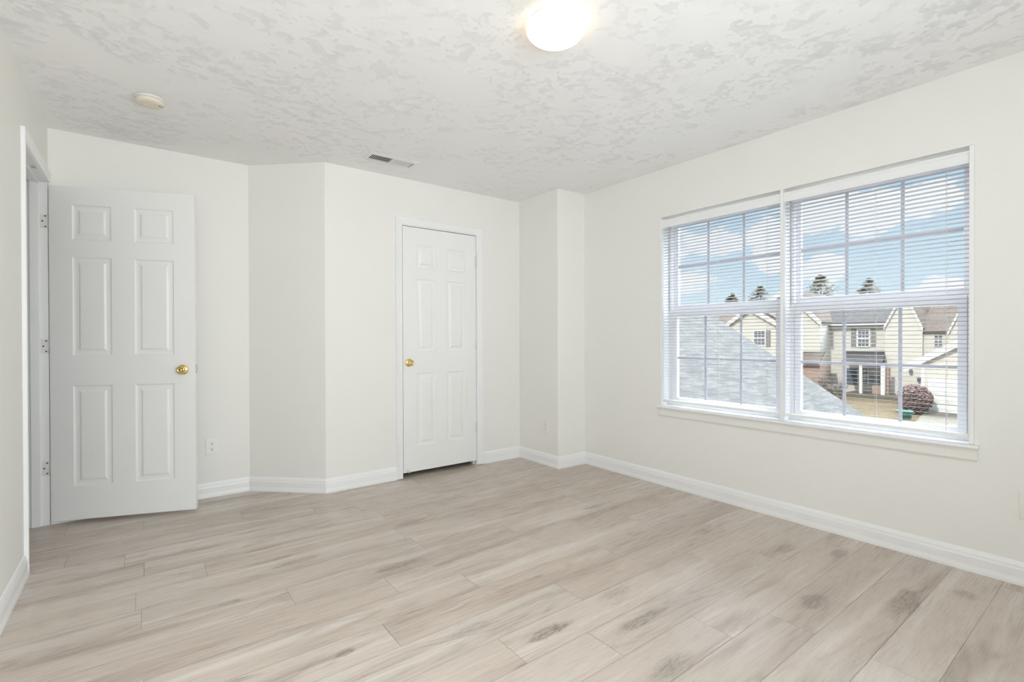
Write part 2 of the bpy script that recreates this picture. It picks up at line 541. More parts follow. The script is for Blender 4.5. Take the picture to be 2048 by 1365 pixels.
mb = MB()
mb.box((XL - TH, YR - TH, 0), (XL, D1Y0 - JT, CZ))
mb.box((XL - TH, D1Y0 - JT, D1Z + JT), (XL, YLB, CZ))
mb.box((XL - TH, D1Y1 + JT - .001, 0), (XL, YLB, D1Z + JT))
mb.build('wall_left', M['wall'], kind='structure')
MB().box((XL - TH, YLB, 0), (XA2, YLB + TH, CZ)).build('wall_back_left', M['wall'], kind='structure')
nrm = Vector((YLB - YB, XA - XA2, 0)).normalized() * TH
MB().prism([(XA, YB, 0), (XA2, YLB, 0), (XA2 + nrm.x * .1, YLB + TH, 0), (XA + nrm.x, YB + nrm.y, 0)], (0, 0, CZ)).build('wall_back_angled', M['wall'], kind='structure')
mb = MB()
mb.box((XA, YB, 0), (D2X0 - JT, YB + TH, CZ))
mb.box((D2X1 + JT, YB, 0), (XC, YB + TH, CZ))
mb.box((D2X0 - JT, YB, D2Z + JT), (D2X1 + JT, YB + TH, CZ))
mb.build('wall_back', M['wall'], kind='structure')
# boxed-out chase in the corner, its outer corner softly rounded
r_ = 0.012
cpts = [(XC, YB + TH, 0), (XC, YC + r_, 0)] + [(XC + r_ - r_ * cos(t), YC + r_ - r_ * sin(t), 0) for t in (pi / 8, pi / 4, 3 * pi / 8)] + [(XC + r_, YC, 0), (XR, YC, 0), (XR, YB + TH, 0)]
MB().prism(cpts, (0, 0, CZ)).build('wall_chase', M['wall'], kind='structure')
XO = XR + 0.18
mb = MB()
mb.box((XR, YR - TH, 0), (XO, WY0, CZ))
mb.box((XR, WY1, 0), (XO, YB + TH, CZ))
mb.box((XR, WY0, 0), (XO, WY1, WZ0))
mb.box((XR, WY0, WZ1), (XO, WY1, CZ))
mb.build('wall_right', M['wall'], kind='structure')
RX0, RX1, RZ0, RZ1 = -0.44, 1.68, 0.68, 2.07
mb = MB()
mb.box((XL, YR - TH, 0), (RX0, YR, CZ))
mb.box((RX1, YR - TH, 0), (XR, YR, CZ))
mb.box((RX0, YR - TH, 0), (RX1, YR, RZ0))
mb.box((RX0, YR - TH, RZ1), (RX1, YR, CZ))
mb.build('wall_rear', M['wall'], kind='structure')
MB().box((-1.75, YR - TH, CZ), (XO, 5.05, CZ + 0.1)).build('ceiling', M['ceiling'], kind='structure')
# hall beyond the open door and the dark closet
mb = MB()
mb.box((-1.75, 2.45, 0), (-1.65, 5.05, CZ))
mb.box((-1.65, 2.35, 0), (XL - TH, 2.45, CZ))
mb.box((-1.65, 4.95, 0), (XL - TH, 5.05, CZ))
mb.box((XL - TH, YLB + TH, 0), (XL - TH + .05, 5.05, CZ))
mb.build('wall_hall', M['wall'], kind='structure')
mb = MB()
mb.box((XA - .06, YB + TH + .02, 0), (XA + .04, 4.60, CZ))
mb.box((XC, YB + TH, 0), (XC + .1, 4.60, CZ))
mb.box((XA, 4.50, 0), (XC, 4.60, CZ))
mb.build('wall_closet', M['wall'], kind='structure')

# ---- plank floor: one mesh, every plank its own faces
rng = random.Random(7)
PW, PL_, ROW0 = 0.1787, 1.225, 0.7975
known = {-2: 2.054, -1: 2.74, 0: 2.052, 1: 1.781, 2: 1.367, 3: 1.068, 4: 1.521, 5: 0.756, 6: 1.222, 7: 0.911, 8: 0.517, 9: 1.215, 12: 1.225}
pv, pf, puv, ptone, pmi = [], [], [], [], []
FX0, FX1, FY0, FY1 = -1.66, XR - .002, YR - .002, 4.49
kmin, kmax = int(math.floor((FY0 - ROW0) / PW)), int(math.ceil((FY1 - ROW0) / PW))
GAP = 0.0008
for kk in range(kmin, kmax):
    y0, y1 = max(FY0, ROW0 + kk * PW), min(FY1, ROW0 + (kk + 1) * PW)
    if y1 - y0 < 0.004:
        continue
    j = known.get(kk, rng.uniform(0, PL_))
    x = j - math.ceil((j - FX0) / PL_) * PL_
    while x < FX1:
        x0, x1 = max(FX0, x), min(FX1, x + PL_)
        if x1 - x0 > 0.004:
            tone = (rng.random(), rng.random(), rng.random(), 1)
            ou, ov = rng.uniform(0, 60), rng.uniform(0, 60)
            b0 = len(pv)
            pv += [(x0 + GAP, y0 + GAP, 0), (x1 - GAP, y0 + GAP, 0), (x1 - GAP, y1 - GAP, 0), (x0 + GAP, y1 - GAP, 0)]
            pf.append((b0, b0 + 1, b0 + 2, b0 + 3))
            puv += [(ou, ov), (ou + x1 - x0, ov), (ou + x1 - x0, ov + y1 - y0), (ou, ov + y1 - y0)]
            ptone += [tone] * 4
            pmi.append(0)
        x += PL_
b0 = len(pv)
z = -0.0008
pv += [(FX0, FY0, z), (FX1, FY0, z), (FX1, FY1, z), (FX0, FY1, z), (FX0, FY0, -.2), (FX1, FY0, -.2), (FX1, FY1, -.2), (FX0, FY1, -.2)]
for f in [(0, 1, 2, 3), (7, 6, 5, 4), (0, 4, 5, 1), (1, 5, 6, 2), (2, 6, 7, 3), (3, 7, 4, 0)]:
    pf.append(tuple(b0 + i for i in f))
    puv += [(0, 0)] * 4
    ptone += [(0, 0, 0, 1)] * 4
    pmi.append(1)
me = bpy.data.meshes.new('floor')
me.from_pydata(pv, [], pf)
me.materials.append(M['floor'])
me.materials.append(M['seam'])
me.polygons.foreach_set('material_index', pmi)
uvl = me.uv_layers.new(name='plank')
uvl.data.foreach_set('uv', [c for p in puv for c in p])
ca = me.color_attributes.new('tone', 'FLOAT_COLOR', 'CORNER')
ca.data.foreach_set('color', [c for p in ptone for c in p])
me.update()
fo = bpy.data.objects.new('floor', me)
fo['kind'] = 'structure'
COL.objects.link(fo)

# ---- baseboards with mitred corners
BP = [(0, 0), (.0165, 0), (.0165, .012), (.0135, .030), (.0130, .034), (.0130, .070), (.0105, .078), (.0095, .088), (.0055, .098), (.003, .104), (0, .106)]
runs = [
    ([(XL, D1Y0 - .062), (XL, YR), (XR, YR), (XR, YC), (XC, YC), (XC, YB), (D2X1 + .060, YB)],
     ['baseboard_left', 'baseboard_rear', 'baseboard_right', 'baseboard_chase_front', 'baseboard_chase_side', 'baseboard_closet']),
    ([(D2X0 - .060, YB), (XA, YB), (XA2, YLB), (XL + .004, YLB)], ['baseboard_back', 'baseboard_back_angled', 'baseboard_back_left'])]
for path, names in runs:
    for i, nm in enumerate(names):
        MB().sweep(path, BP, lambda p, h: (p.x, p.y, h), trim=(i, i + 1)).build(nm, M['trim'], kind='structure')

# ---- door casings and jambs
CP = [(0, 0), (0, .008), (.004, .011), (.012, .0115), (.030, .0125), (.040, .0155), (.046, .017), (.054, .017), (.057, .0145), (.057, 0)]
mb = MB()
fr1 = lambda p, d_: (XL + d_, p.x, p.y)                       # wall_left: 2D = (Y, Z)
mb.sweep([(D1Y0 - .003, 0.003), (D1Y0 - .003, D1Z + .004), (YLB - .001, D1Z + .004)], CP, fr1)
mb.box((XL - TH, D1Y0 - JT, 0), (XL, D1Y0, D1Z + JT))
mb.box((XL - TH, D1Y1, 0), (XL, D1Y1 + JT - .002, D1Z + JT))
mb.box((XL - TH, D1Y0, D1Z), (XL, D1Y1, D1Z + JT))
for a, b in (((XL - .082, D1Y0, 0), (XL - .040, D1Y0 + .011, D1Z)), ((XL - .082, D1Y1 - .011, 0), (XL - .040, D1Y1, D1Z)), ((XL - .082, D1Y0, D1Z - .011), (XL - .040, D1Y1, D1Z))):
    mb.bbox(a, b, .002)
t1 = mb.build('trim_1', M['trim'], kind='structure')
tag(t1, 'white casing and jamb of the doorway behind the open door')
mb = MB()
mb.box((XL - .028, 3.76, D1Z - .0025), (XL - .010, 3.80, D1Z + .0005))
mb.build('catch_plate', M['steel'], t1)

mb = MB()
fr2 = lambda p, d_: (p.x, YB - d_, p.y)                       # wall_back: 2D = (X, Z)
mb.sweep([(D2X0 - .004, .003), (D2X0 - .004, D2Z + .006), (D2X1 + .004, D2Z + .006), (D2X1 + .004, .003)], CP, fr2)
mb.box((D2X0 - JT, YB, 0), (D2X0, YB + TH, D2Z + JT))
mb.box((D2X1, YB, 0), (D2X1 + JT, YB + TH, D2Z + JT))
mb.box((D2X0, YB, D2Z), (D2X1, YB + TH, D2Z + JT))
mb.box((D2X0, YB + .042, 0), (D2X0 + .011, YB + .08, D2Z))
mb.box((D2X1 - .011, YB + .042, 0), (D2X1, YB + .08, D2Z))
mb.box((D2X0, YB + .042, D2Z - .011), (D2X1, YB + .08, D2Z))
t2 = mb.build('trim_2', M['trim'], kind='structure')
tag(t2, 'white casing around the closed closet door')


# ---- six-panel doors
def door_slab(W, Z0, Z1, cols, rows, T=0.035):
    """local frame: x along the door from 0, z up, front face y = 0 (towards -y), back y = T"""
    mb = MB()
    xs = [0] + [c for p in cols for c in p] + [W]
    zs = [Z0] + [c for p in rows for c in p] + [Z1]
    steps = [(0, 0), (.006, .0065), (.016, .0075), (.030, .0062), (.040, .0015), (.046, .0010)]
    for side in (0, 1):
        Y = lambda d_: d_ if side == 0 else T - d_
        for i in range(len(xs) - 1):
            for j in range(len(zs) - 1):
                a, b, c, e = xs[i], xs[i + 1], zs[j], zs[j + 1]
                if i % 2 == 1 and j % 2 == 1:
                    vs, fs = [], []
                    for s, d_ in steps:
                        vs += [(a + s, Y(d_), c + s), (b - s, Y(d_), c + s), (b - s, Y(d_), e - s), (a + s, Y(d_), e - s)]
                    for q in range(len(steps) - 1):
                        for u in range(4):
                            fs.append((q * 4 + u, q * 4 + (u + 1) % 4, q * 4 + 4 + (u + 1) % 4, q * 4 + 4 + u))
                    q = len(steps) - 1
                    fs.append((q * 4, q * 4 + 1, q * 4 + 2, q * 4 + 3))
                    mb.add(vs, fs)
                else:
                    mb.add([(a, Y(0), c), (b, Y(0), c), (b, Y(0), e), (a, Y(0), e)], [(0, 1, 2, 3)])
    for a, b in (((0, Z0), (W, Z0)), ((W, Z0), (W, Z1)), ((W, Z1), (0, Z1)), ((0, Z1), (0, Z0))):
        mb.add([(a[0], 0, a[1]), (b[0], 0, b[1]), (b[0], T, b[1]), (a[0], T, a[1])], [(0, 1, 2, 3)])
    # weld, so that normals can be made consistent
    return mb


def weld(o):
    bm = bmesh.new()
    bm.from_mesh(o.data)
    bmesh.ops.remove_doubles(bm, verts=bm.verts, dist=1e-5)
    bmesh.ops.recalc_face_normals(bm, faces=bm.faces)
    bm.to_mesh(o.data)
    bm.free()


KNOB = [(r_k, h_k * .82) for r_k, h_k in [(.0325, 0), (.0325, .003), (.030, .0065), (.024, .009), (.0125, .011), (.0115, .020), (.0125, .026), (.019, .031), (.0245, .038), (.0262, .046), (.0250, .054), (.0205, .0595), (.015, .0615), (.0145, .060), (.006, .060), (.0055, .0625), (.001, .0625)]]


def local_child(name, mb, mats, parent):
    o = mb.build(name, mats)
    o.parent = parent
    return o


def add_knob(parent, x, z, side=-1, T=0.035, name='door_knob', turn=True):
    mb = MB()
    prof = KNOB if side < 0 else KNOB[:13]
    vs0 = len(mb.v)
    mb.lathe(prof, (x, 0 if side < 0 else T, z), axis='Y', seg=36)
    if side > 0:
        mb.v = [(p[0], 2 * T - p[1], p[2]) for p in mb.v]
    o = local_child(name, mb, M['brass'], parent)
    if side < 0 and turn:
        mb = MB()
        mb.lathe([(.0035, .0490), (.0035, .0522), (.0005, .0524)], (x, 0, z), axis='Y', seg=14)
        local_child('turn_button', mb, M['steel'], o)
    return o


# open bedroom door, swung back against the far-left wall
A1 = Vector((-0.4520, 4.0910, 0))
W1 = 0.777
ds = door_slab(W1, 0.022, 2.083, [(.116, .319), (.442, .657)], [(.232, .852), (1.040, 1.648), (1.756, 1.972)])
door1 = ds.build('door_1', M['door'], kind='structure')
weld(door1)
door1.location = A1
door1.rotation_euler = (0, 0, radians(-20.45))
tag(door1, 'white six-panel door standing open beside the power outlet')
add_knob(door1, .706, .940)
add_knob(door1, .706, .940, side=1, name='back_knob')
mb = MB()
mb.bbox((W1 - .001, .005, .915), (W1 + .002, .030, .972), .0008)
lp = local_child('latch_plate', mb, M['steel'], door1)
mb = MB()
mb.prism([(W1 + .001, .012, .937), (W1 + .012, .012, .937), (W1 + .001, .023, .937)], (0, 0, .014))
local_child('latch_bolt', mb, M['steel'], lp)
DI = (Matrix.Translation(A1) @ Matrix.Rotation(radians(-20.45), 4, 'Z')).inverted()
for z in (1.862, 1.098, .350):
    mb = MB()                     # leaf let into the jamb, knuckle by the door's corner
    yj = D1Y1 - .0012
    mb.bbox((XL - .036, yj - .0006, z - .044), (XL - .002, yj + .0012, z + .044), .0005)
    mb.tube((XL + .001, D1Y1 - .001, z - .045), (XL + .001, D1Y1 - .001, z + .045), .0045, seg=12)
    mb.v = [tuple(DI @ Vector(p)) for p in mb.v]
    hg = local_child('hinge', mb, M['hinge'], door1)
    for sx_, sz in ((-.011, .032), (-.024, 0), (-.011, -.032)):
        sc = MB()
        sc.lathe([(.0046, 0), (.0046, .0010), (.001, .0012)], (XL + sx_, yj - .0006, z + sz), axis='Y', seg=12)
        sc.v = [tuple(DI @ Vector(p)) for p in sc.v]
        local_child('screw', sc, M['screw'], hg)

# closed closet door
W2 = 0.703
ds = door_slab(W2, 0.040, 2.056, [(.124, .298), (.405, .590)], [(.250, .852), (1.032, 1.632), (1.722, 1.908)])
door2 = ds.build('door_2', M['door'], kind='structure')
weld(door2)
door2.location = (D2X0 + .004, YB + .002, 0)
tag(door2, 'closed narrow white six-panel closet door with a gap along the floor')
add_knob(door2, .052, .940, turn=False)
mb = MB()
mb.bbox((-.0035, .004, .905), (.0005, .030, .975), .0006)
local_child('latch_plate', mb, M['steel'], door2)
for z in (1.831, 1.090, .340):
    mb = MB()
    mb.tube((W2 + .0025, -.004, z - .045), (W2 + .0025, -.004, z + .045), .0055, seg=12)
    mb.lathe([(.0062, 0), (.0045, .004), (.001, .005)], (W2 + .0025, -.004, z + .045), axis='Z', seg=12)
    mb.box((W2 - .010, -.0015, z - .045), (W2 + .004, .001, z + .045))
    local_child('hinge', mb, M['hinge'], door2)
mb = MB()
mb.tube((.046, -.012, .055), (.046, -.012, .040), .007, seg=12)
mb.bbox((.030, -.008, .046), (.052, .0005, .064), .002)
local_child('rubber_stop', mb, M['rubber'], door2)

# ------------------------------------------------------------------ windows
XF = 3.312          # room face of the vinyl frames
MU0, MU1 = 1.434, 1.452


def double_hung(name, y0, y1, label):
    """one vinyl double-hung unit between the boards at y0 < y1"""
    root = thing(name, label, None, (XF, (y0 + y1) / 2, WZ0 + .02), kind='structure')
    c = (y0 + y1) / 2
    mb = MB()
    zb, zt = WZ0 + .020, WZ1 - .001
    xb = XO - .01
    mb.box((XF, y0, zb), (xb, y0 + .022, zt))
    mb.box((XF, y1 - .022, zb), (xb, y1, zt))
    mb.box((XF, y0 + .022, zt - .026), (xb, y1 - .022, zt))
    mb.box((XF, y0 + .022, zb), (xb, y1 - .022, zb + .018))
    for s, yy in ((1, y0 + .022), (-1, y1 - .022)):        # tracks between the two sashes
        mb.box((XF + .033, yy, zb), (XF + .039, yy + s * .010, zt))
    mb.build('frame', M['vinyl'], root)
    ms = MB()  # thin grey strips painting the gap shadow above the lower sash
    for s, yy in ((1, y0), (-1, y1)):
        ms.box((XF - .002, yy + s * .0015, 1.345), (XF + .001, yy + s * .0055, zt - .012))
    ms.build('gap_shade_strip', M['grey_strip'], root)

    def sash(nm, xa, xc, hw, z0, z1, stile_b, stile_t, mz):
        mb = MB()
        s = min(c - y0, y1 - c) - .024
        ya, yb = c - s, c + s
        g0, g1 = z0 + stile_b, z1 - stile_t
        mb.bbox((xa, ya, z0), (xc, c - hw, z1), .002)
        mb.bbox((xa, c + hw, z0), (xc, yb, z1), .002)
        mb.bbox((xa, c - hw - .002, z0), (xc, c + hw + .002, g0), .002)
        mb.bbox((xa, c - hw - .002, g1), (xc, c + hw + .002, z1), .002)
        so = mb.build(nm, M['vinyl'], root)
        xm = (xa + xc) / 2
        MB().box((xm - .002, c - hw - .004, g0 - .004), (xm + .002, c + hw + .004, g1 + .004)).build('pane', M['glass'], so)
        mg = MB()
        for yy in (c - .1345, c + .1345):
            mg.bbox((xm - .008, yy - .009, g0), (xm - .0025, yy + .009, g1), .002)
        mg.bbox((xm - .0085, c - hw, mz - .009), (xm - .0025, c + hw, mz + .009), .002)
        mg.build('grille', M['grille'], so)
        return so
    sash('upper_sash', XF + .040, XF + .068, .388, 1.345, 2.040, .047, .036, 1.692)
    lo = sash('lower_sash', XF - .001, XF + .030, .372, WZ0 + .040, 1.348, .042, .048, .984)
    for dy in (-.19, .19):
        mb = MB()
        mb.lathe([(.014, 0), (.014, .006), (.010, .010), (.001, .011)], (XF + .014, c + dy, 1.348), seg=16)
        mb.bbox((XF - .004, c + dy - .022, 1.349), (XF + .012, c + dy + .004, 1.356), .002)
        mb.build('sash_lock', M['vinyl'], lo)
    return root


double_hung('window_1', WY0 + .020, MU0, 'white double-hung window nearest the wall outlet, houses in view')
double_hung('window_2', MU1, WY1 - .012, 'white double-hung window nearest the boxed-out corner')
# boards lining the opening and dividing the two windows
mb = MB()
zt = WZ1 - .001
mb.bbox((XR - .001, WY0 + .0005, WZ0 + .0205), (XF, WY0 + .020, zt), .0015)
mb.bbox((XR + .002, WY1 - .012, WZ0 + .0205), (XF, WY1 - .0005, zt), .0015)
mb.bbox((XR + .001, MU0, WZ0 + .0205), (XF + .02, MU1, zt), .0015)
mb.build('trim_3', M['trim'], kind='structure')
# sill board with a rounded nose, apron below it
mb = MB()
prof = [(.101, 0), (.101, .0195)] + [(-.020 - .010 * sin(t), .00975 + .00975 * cos(t)) for t in [pi * i / 8 for i in range(9)]]
y0s, y1s = WY0 - .018, WY1 + .010
mb.prism([(XR + a, y0s, WZ0 + h) for a, h in [(-.0005, 0), (-.0005, .0195)] + prof[2:]], (0, y1s - y0s, 0))
mb.box((XR - .0006, WY0 + .0005, WZ0 + .0005), (XF + .01, WY1 - .0005, WZ0 + .0195))
ts = mb.build('trim_4', M['trim'], kind='structure')
tag(ts, 'white window sill board with rounded nose')
mb = MB()
AP = [(XR, WZ0 - .058), (XR - .009, WZ0 - .058), (XR - .0125, WZ0 - .050), (XR - .0125, WZ0 - .014), (XR - .015, WZ0 - .006), (XR - .015, WZ0 - .0002), (XR, WZ0 - .0002)]
mb.prism([(a, WY0 - .012, z_) for a, z_ in AP], (0, WY1 - WY0 + .016, 0))
mb.build('trim_5', M['apron'], kind='structure')

# unseen window added in the rear wall to let the fill light in
mb = MB()
for a, b in (((RX0, RZ0), (RX0 + .05, RZ1)), ((RX1 - .05, RZ0), (RX1, RZ1)), ((RX0, RZ0), (RX1, RZ0 + .05)), ((RX0, RZ1 - .05), (RX1, RZ1)), ((.59, RZ0), (.65, RZ1))):
    mb.box((a[0], YR - .09, a[1]), (b[0], YR - .03, b[1]))
w3 = mb.build('added_rear_window', M['vinyl'], kind='structure')
MB().box((RX0 + .04, YR - .062, RZ0 + .04), (RX1 - .04, YR - .058, RZ1 - .04)).build('pane', M['glass'], w3)


# ------------------------------------------------------------------ mini blinds
def blind(y0, y1, label, cords, tilt):
    root = thing('window_blind', label, 'blind', (XR + .03, (y0 + y1) / 2, .64), 'white mini blinds in the double window')
    zt = WZ1 - .019
    mb = MB()
    mb.box((XR + .018, y0 + .001, zt - .026), (XR + .044, y1 - .001, zt))
    mb.build('headrail', M['trim'], root)
    mb = MB()      # valance: moulded strip in front of the headrail
    vp = [(XR + .0165, zt - .062), (XR + .0115, zt - .062), (XR + .010, zt - .058), (XR + .0125, zt - .046), (XR + .0125, zt - .018), (XR + .0095, zt - .012), (XR + .0095, zt - .002), (XR + .0165, zt - .001)]
    mb.prism([(a, y0, z_) for a, z_ in vp], (0, y1 - y0, 0))
    mb.build('valance', M['trim'], root)
    mb = MB()
    tilt = radians(tilt)
    n, w_ = 60, .0125
    z0s, pitch = .682, .02225
    xc = XR + .032
    for i in range(n):
        z_ = z0s + i * pitch
        pts = []
        for s in (-1.0, -.5, 0.0, .5, 1.0):
            cam_ = .0004 * (1 - s * s)
            pts.append((xc + s * w_ * cos(tilt) + cam_ * sin(tilt), z_ - s * w_ * sin(tilt) + cam_ * cos(tilt)))
        t_ = .00035
        vs = []
        for yy in (y0 + .002, y1 - .002):
            vs += [(a, yy, b) for a, b in pts] + [(a, yy, b - t_) for a, b in pts]
        fs = []
        for q in range(4):
            fs += [(q, q + 1, q + 11, q + 10), (q + 5, q + 15, q + 16, q + 6)]
        fs += [(0, 10, 15, 5), (4, 9, 19, 14), (0, 5, 6, 7, 8, 9, 4, 3, 2, 1), (10, 11, 12, 13, 14, 19, 18, 17, 16, 15)]
        mb.add(vs, fs, 0, False)
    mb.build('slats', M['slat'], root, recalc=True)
    mb = MB()
    mb.bbox((XR + .019, y0 + .003, .641), (XR + .045, y1 - .003, .660), .003)
    mb.build('bottom_rail', M['trim'], root)
    for cy in cords:
        mb = MB()
        for dx in (-.0135, .0135):
            mb.tube((xc + dx, cy, .652), (xc + dx, cy, zt - .02), .0006, seg=5)
        mb.tube((xc, cy + .004, .652), (xc, cy + .004, zt - .02), .0006, seg=5)
        mb.build('ladder_cord', M['cord'], root)
    return root


blind(WY0 + .021, MU0 - .001, 'white mini blind over the window with the house porch behind it', (.655, .955, 1.335), 9.0)
blind(MU1 + .001, WY1 - .013, 'white mini blind over the window by the boxed-out corner', (1.545, 1.885, 2.255), 7.5)

# ------------------------------------------------------------------ ceiling fittings
LX, LY = 1.369, 1.510
lamp = thing('ceiling_light', 'lit round opal flush light on the textured ceiling', 'ceiling light', (LX, LY, CZ))
MB().lathe([(.105, 0), (.112, -.004), (.112, -.016), (.100, -.020)], (LX, LY, CZ), seg=64).build('base_ring', M['lamp_rim'], lamp)
prof = [(.100, -.012), (.1195, -.014), (.1230, -.020)]
for i in range(1, 13):
    t = pi / 2 * i / 12
    prof.append((.1230 * cos(t) if i < 12 else .002, -.022 - .062 * sin(t)))
MB().lathe(prof, (LX, LY, CZ), seg=64).build('glass_shade', M['opal'], lamp)

det = thing('smoke_detector', 'round beige smoke detector on the ceiling above the open door', 'smoke detector', (.040, 3.300, CZ))
MB().lathe([(.070, 0), (.070, -.008), (.067, -.010)], (.04, 3.30, CZ), seg=48).build('mounting_plate', M['vent'], det)
mb = MB().lathe([(.066, -.009), (.0655, -.020), (.062, -.027), (.056, -.031), (.052, -.033), (.030, -.0345), (.001, -.035)], (.04, 3.30, CZ), seg=48)
body = mb.build('body', M['detector'], det)
mb = MB()
mb.lathe([(.0085, -.034), (.0085, -.0365), (.001, -.037)], (.015, 3.315, CZ), seg=20)
mb.build('test_button', M['detector'], body)
mb = MB()                       # tiny dark printed mark near the rim
zl = CZ - .0352
for a, b in (((.078, 3.278), (.086, 3.280)), ((.0812, 3.280), (.0832, 3.288)), ((.0885, 3.282), (.0900, 3.288)), ((.0925, 3.284), (.0965, 3.288))):
    mb.box((a[0], a[1], zl - .0006), (b[0], b[1], zl + .0015))
mb.build('printed_mark', M['screw'], body)

VC = Vector((1.455, 3.385, CZ))
vent = thing('ceiling_vent', 'white two-way ceiling register above the closet door', 'vent', VC)
mb = MB()
vx, vy, ix, iy = .185, .080, .158, .050
d1, d2 = CZ - .002, CZ - .009
ring = []
for xx, yy, zz in ((vx, vy, CZ), (vx, vy, d1), (ix + .008, iy + .008, d2), (ix, iy, d2), (ix, iy, CZ - .001)):
    ring.append([(VC.x - xx, VC.y - yy, zz), (VC.x + xx, VC.y - yy, zz), (VC.x + xx, VC.y + yy, zz), (VC.x - xx, VC.y + yy, zz)])
for q in range(len(ring) - 1):
    mb.add(ring[q] + ring[q + 1], [(u, (u + 1) % 4, 4 + (u + 1) % 4, 4 + u) for u in range(4)])
mb.box((VC.x - .006, VC.y - iy, d2), (VC.x + .006, VC.y + iy, d2 + .003))
mb.build('flange', M['vent'], vent)
MB().box((VC.x - ix, VC.y - iy, CZ - .0012), (VC.x + ix, VC.y + iy, CZ - .0004)).build('duct_shade', M['duct_shade'], vent)  # flat dark sheet in place of the shade behind the louvers
for sgn, nm in ((-1, 'louver_bank'), (1, 'louver_bank')):
    mb = MB()
    for i in range(11):
        x = VC.x + sgn * (.013 + i * .0133)
        lean = .0042 * (1 if sgn < 0 else -1)
        wd = .0042 if sgn < 0 else .0016
        mb.prism([(x - lean * .9, VC.y - iy, d2 + .0005), (x + lean * .9, VC.y - iy, CZ - .0015), (x + lean * .9 + wd, VC.y - iy, CZ - .0015), (x - lean * .9 + wd, VC.y - iy, d2 + .0005)], (0, 2 * iy, 0))
    mb.build(nm, M['vent'], vent)


# ------------------------------------------------------------------ outlets
def outlet(origin, u, nrm, label, mat, slot, w=.074, h=.119):
    """origin: centre on the wall; u: horizontal unit vector along the wall; nrm: unit vector into the room"""
    origin, u, nrm = Vector(origin), Vector(u), Vector(nrm)
    up = Vector((0, 0, 1))
    P = lambda a, b, c: origin + u * a + up * b + nrm * c

    def plate(mb, a0, a1, b0, b1, c0, c1, r):
        vs, fs = [], []
        for ins, c in ((0, c0), (0, c1 - r), (r, c1)):
            vs += [P(a0 + ins, b0 + ins, c), P(a1 - ins, b0 + ins, c), P(a1 - ins, b1 - ins, c), P(a0 + ins, b1 - ins, c)]
        for q in range(2):
            fs += [(q * 4 + i, q * 4 + (i + 1) % 4, q * 4 + 4 + (i + 1) % 4, q * 4 + 4 + i) for i in range(4)]
        fs += [(8, 9, 10, 11), (3, 2, 1, 0)]
        mb.add(vs, fs)
    root = thing('power_outlet', label, 'outlet', origin)
    mb = MB()
    plate(mb, -w / 2, w / 2, -h / 2, h / 2, 0, .0055, .003)
    mb.build('cover_plate', mat, root)
    for s in (1, -1):
        mb = MB()
        cz = s * .0195
        pts = [P(.0165 * cos(t), cz + max(-.0135, min(.0135, .0165 * sin(t))), .005) for t in [2 * pi * i / 28 for i in range(28)]]
        mb.prism(pts, nrm * .0022)
        ro = mb.build('receptacle', mat, root)
        mb = MB()
        plate(mb, -.0075, -.0048, cz + .001, cz + .0085, .0068, .0076, .0002)
        plate(mb, .0048, .0075, cz + .001, cz + .0085, .0068, .0076, .0002)
        pts = [P(.0034 * cos(t), cz - .0065 + .0034 * sin(t), .0068) for t in [2 * pi * i / 14 for i in range(14)]]
        mb.prism(pts, nrm * .0008)
        mb.build('slots', slot, ro)
    mb = MB()
    pts = [P(.0028 * cos(t), .0028 * sin(t), .0052) for t in [2 * pi * i / 12 for i in range(12)]]
    mb.prism(pts, nrm * .0012)
    mb.build('screw', mat, root)
    return root


outlet((.396, YLB, .365), (1, 0, 0), (0, -1, 0), 'bright white duplex outlet beside the open door', M['plate'], M['slot'], .080)
outlet((XC, 3.335, .345), (0, -1, 0), (-1, 0, 0), 'beige duplex outlet on the side of the boxed-out corner', M['beige_plate'], M['soft_slot'])
outlet((XR, .358, .362), (0, -1, 0), (-1, 0, 0), 'beige outlet low on the window wall, cut off by the picture edge', M['beige_plate'], M['soft_slot'])

# ------------------------------------------------------------------ outdoors
GZ = -2.95
mb = MB()
mb.add([(XO + .3, -60, GZ), (140, -60, GZ), (140, 120, GZ), (XO + .3, 120, GZ)], [(0, 1, 2, 3)])
mb.build('ground', M['lawn'], kind='structure', recalc=False)


def ground_pt(x, y, z=GZ):
    d = CF + CR * ((x - 1024) / FPX) - CU * ((y - 682.5) / FPX)
    return Vector((0, 0, EYE)) + d * ((z - EYE) / d.z)


# concrete driveway in front of the far garage
a, b = ground_pt(1850, 824), ground_pt(1812, 868)
dr = (a - b).normalized()
b2 = b - dr * 10
a2 = a + dr * 4
mb = MB()
mb.prism([(b2.x, b2.y, GZ - .05), (a2.x, a2.y, GZ - .05), (a2.x, a2.y - 7.5, GZ - .05), (b2.x, b2.y - 7.5, GZ - .05)], (0, 0, .09))
mb.build('driveway', M['concrete'], kind='structure')

# own garage wing: gable roof running out from the house wall, seen from above
g = thing('garage_wing', 'grey shingled garage roof just below the window', 'garage', (6.5, 5.9, GZ))
gx0, gx1 = XO + .02, 10.0
slope = .655


def rz(y):
    return -.30 + slope * (y - 2.99)


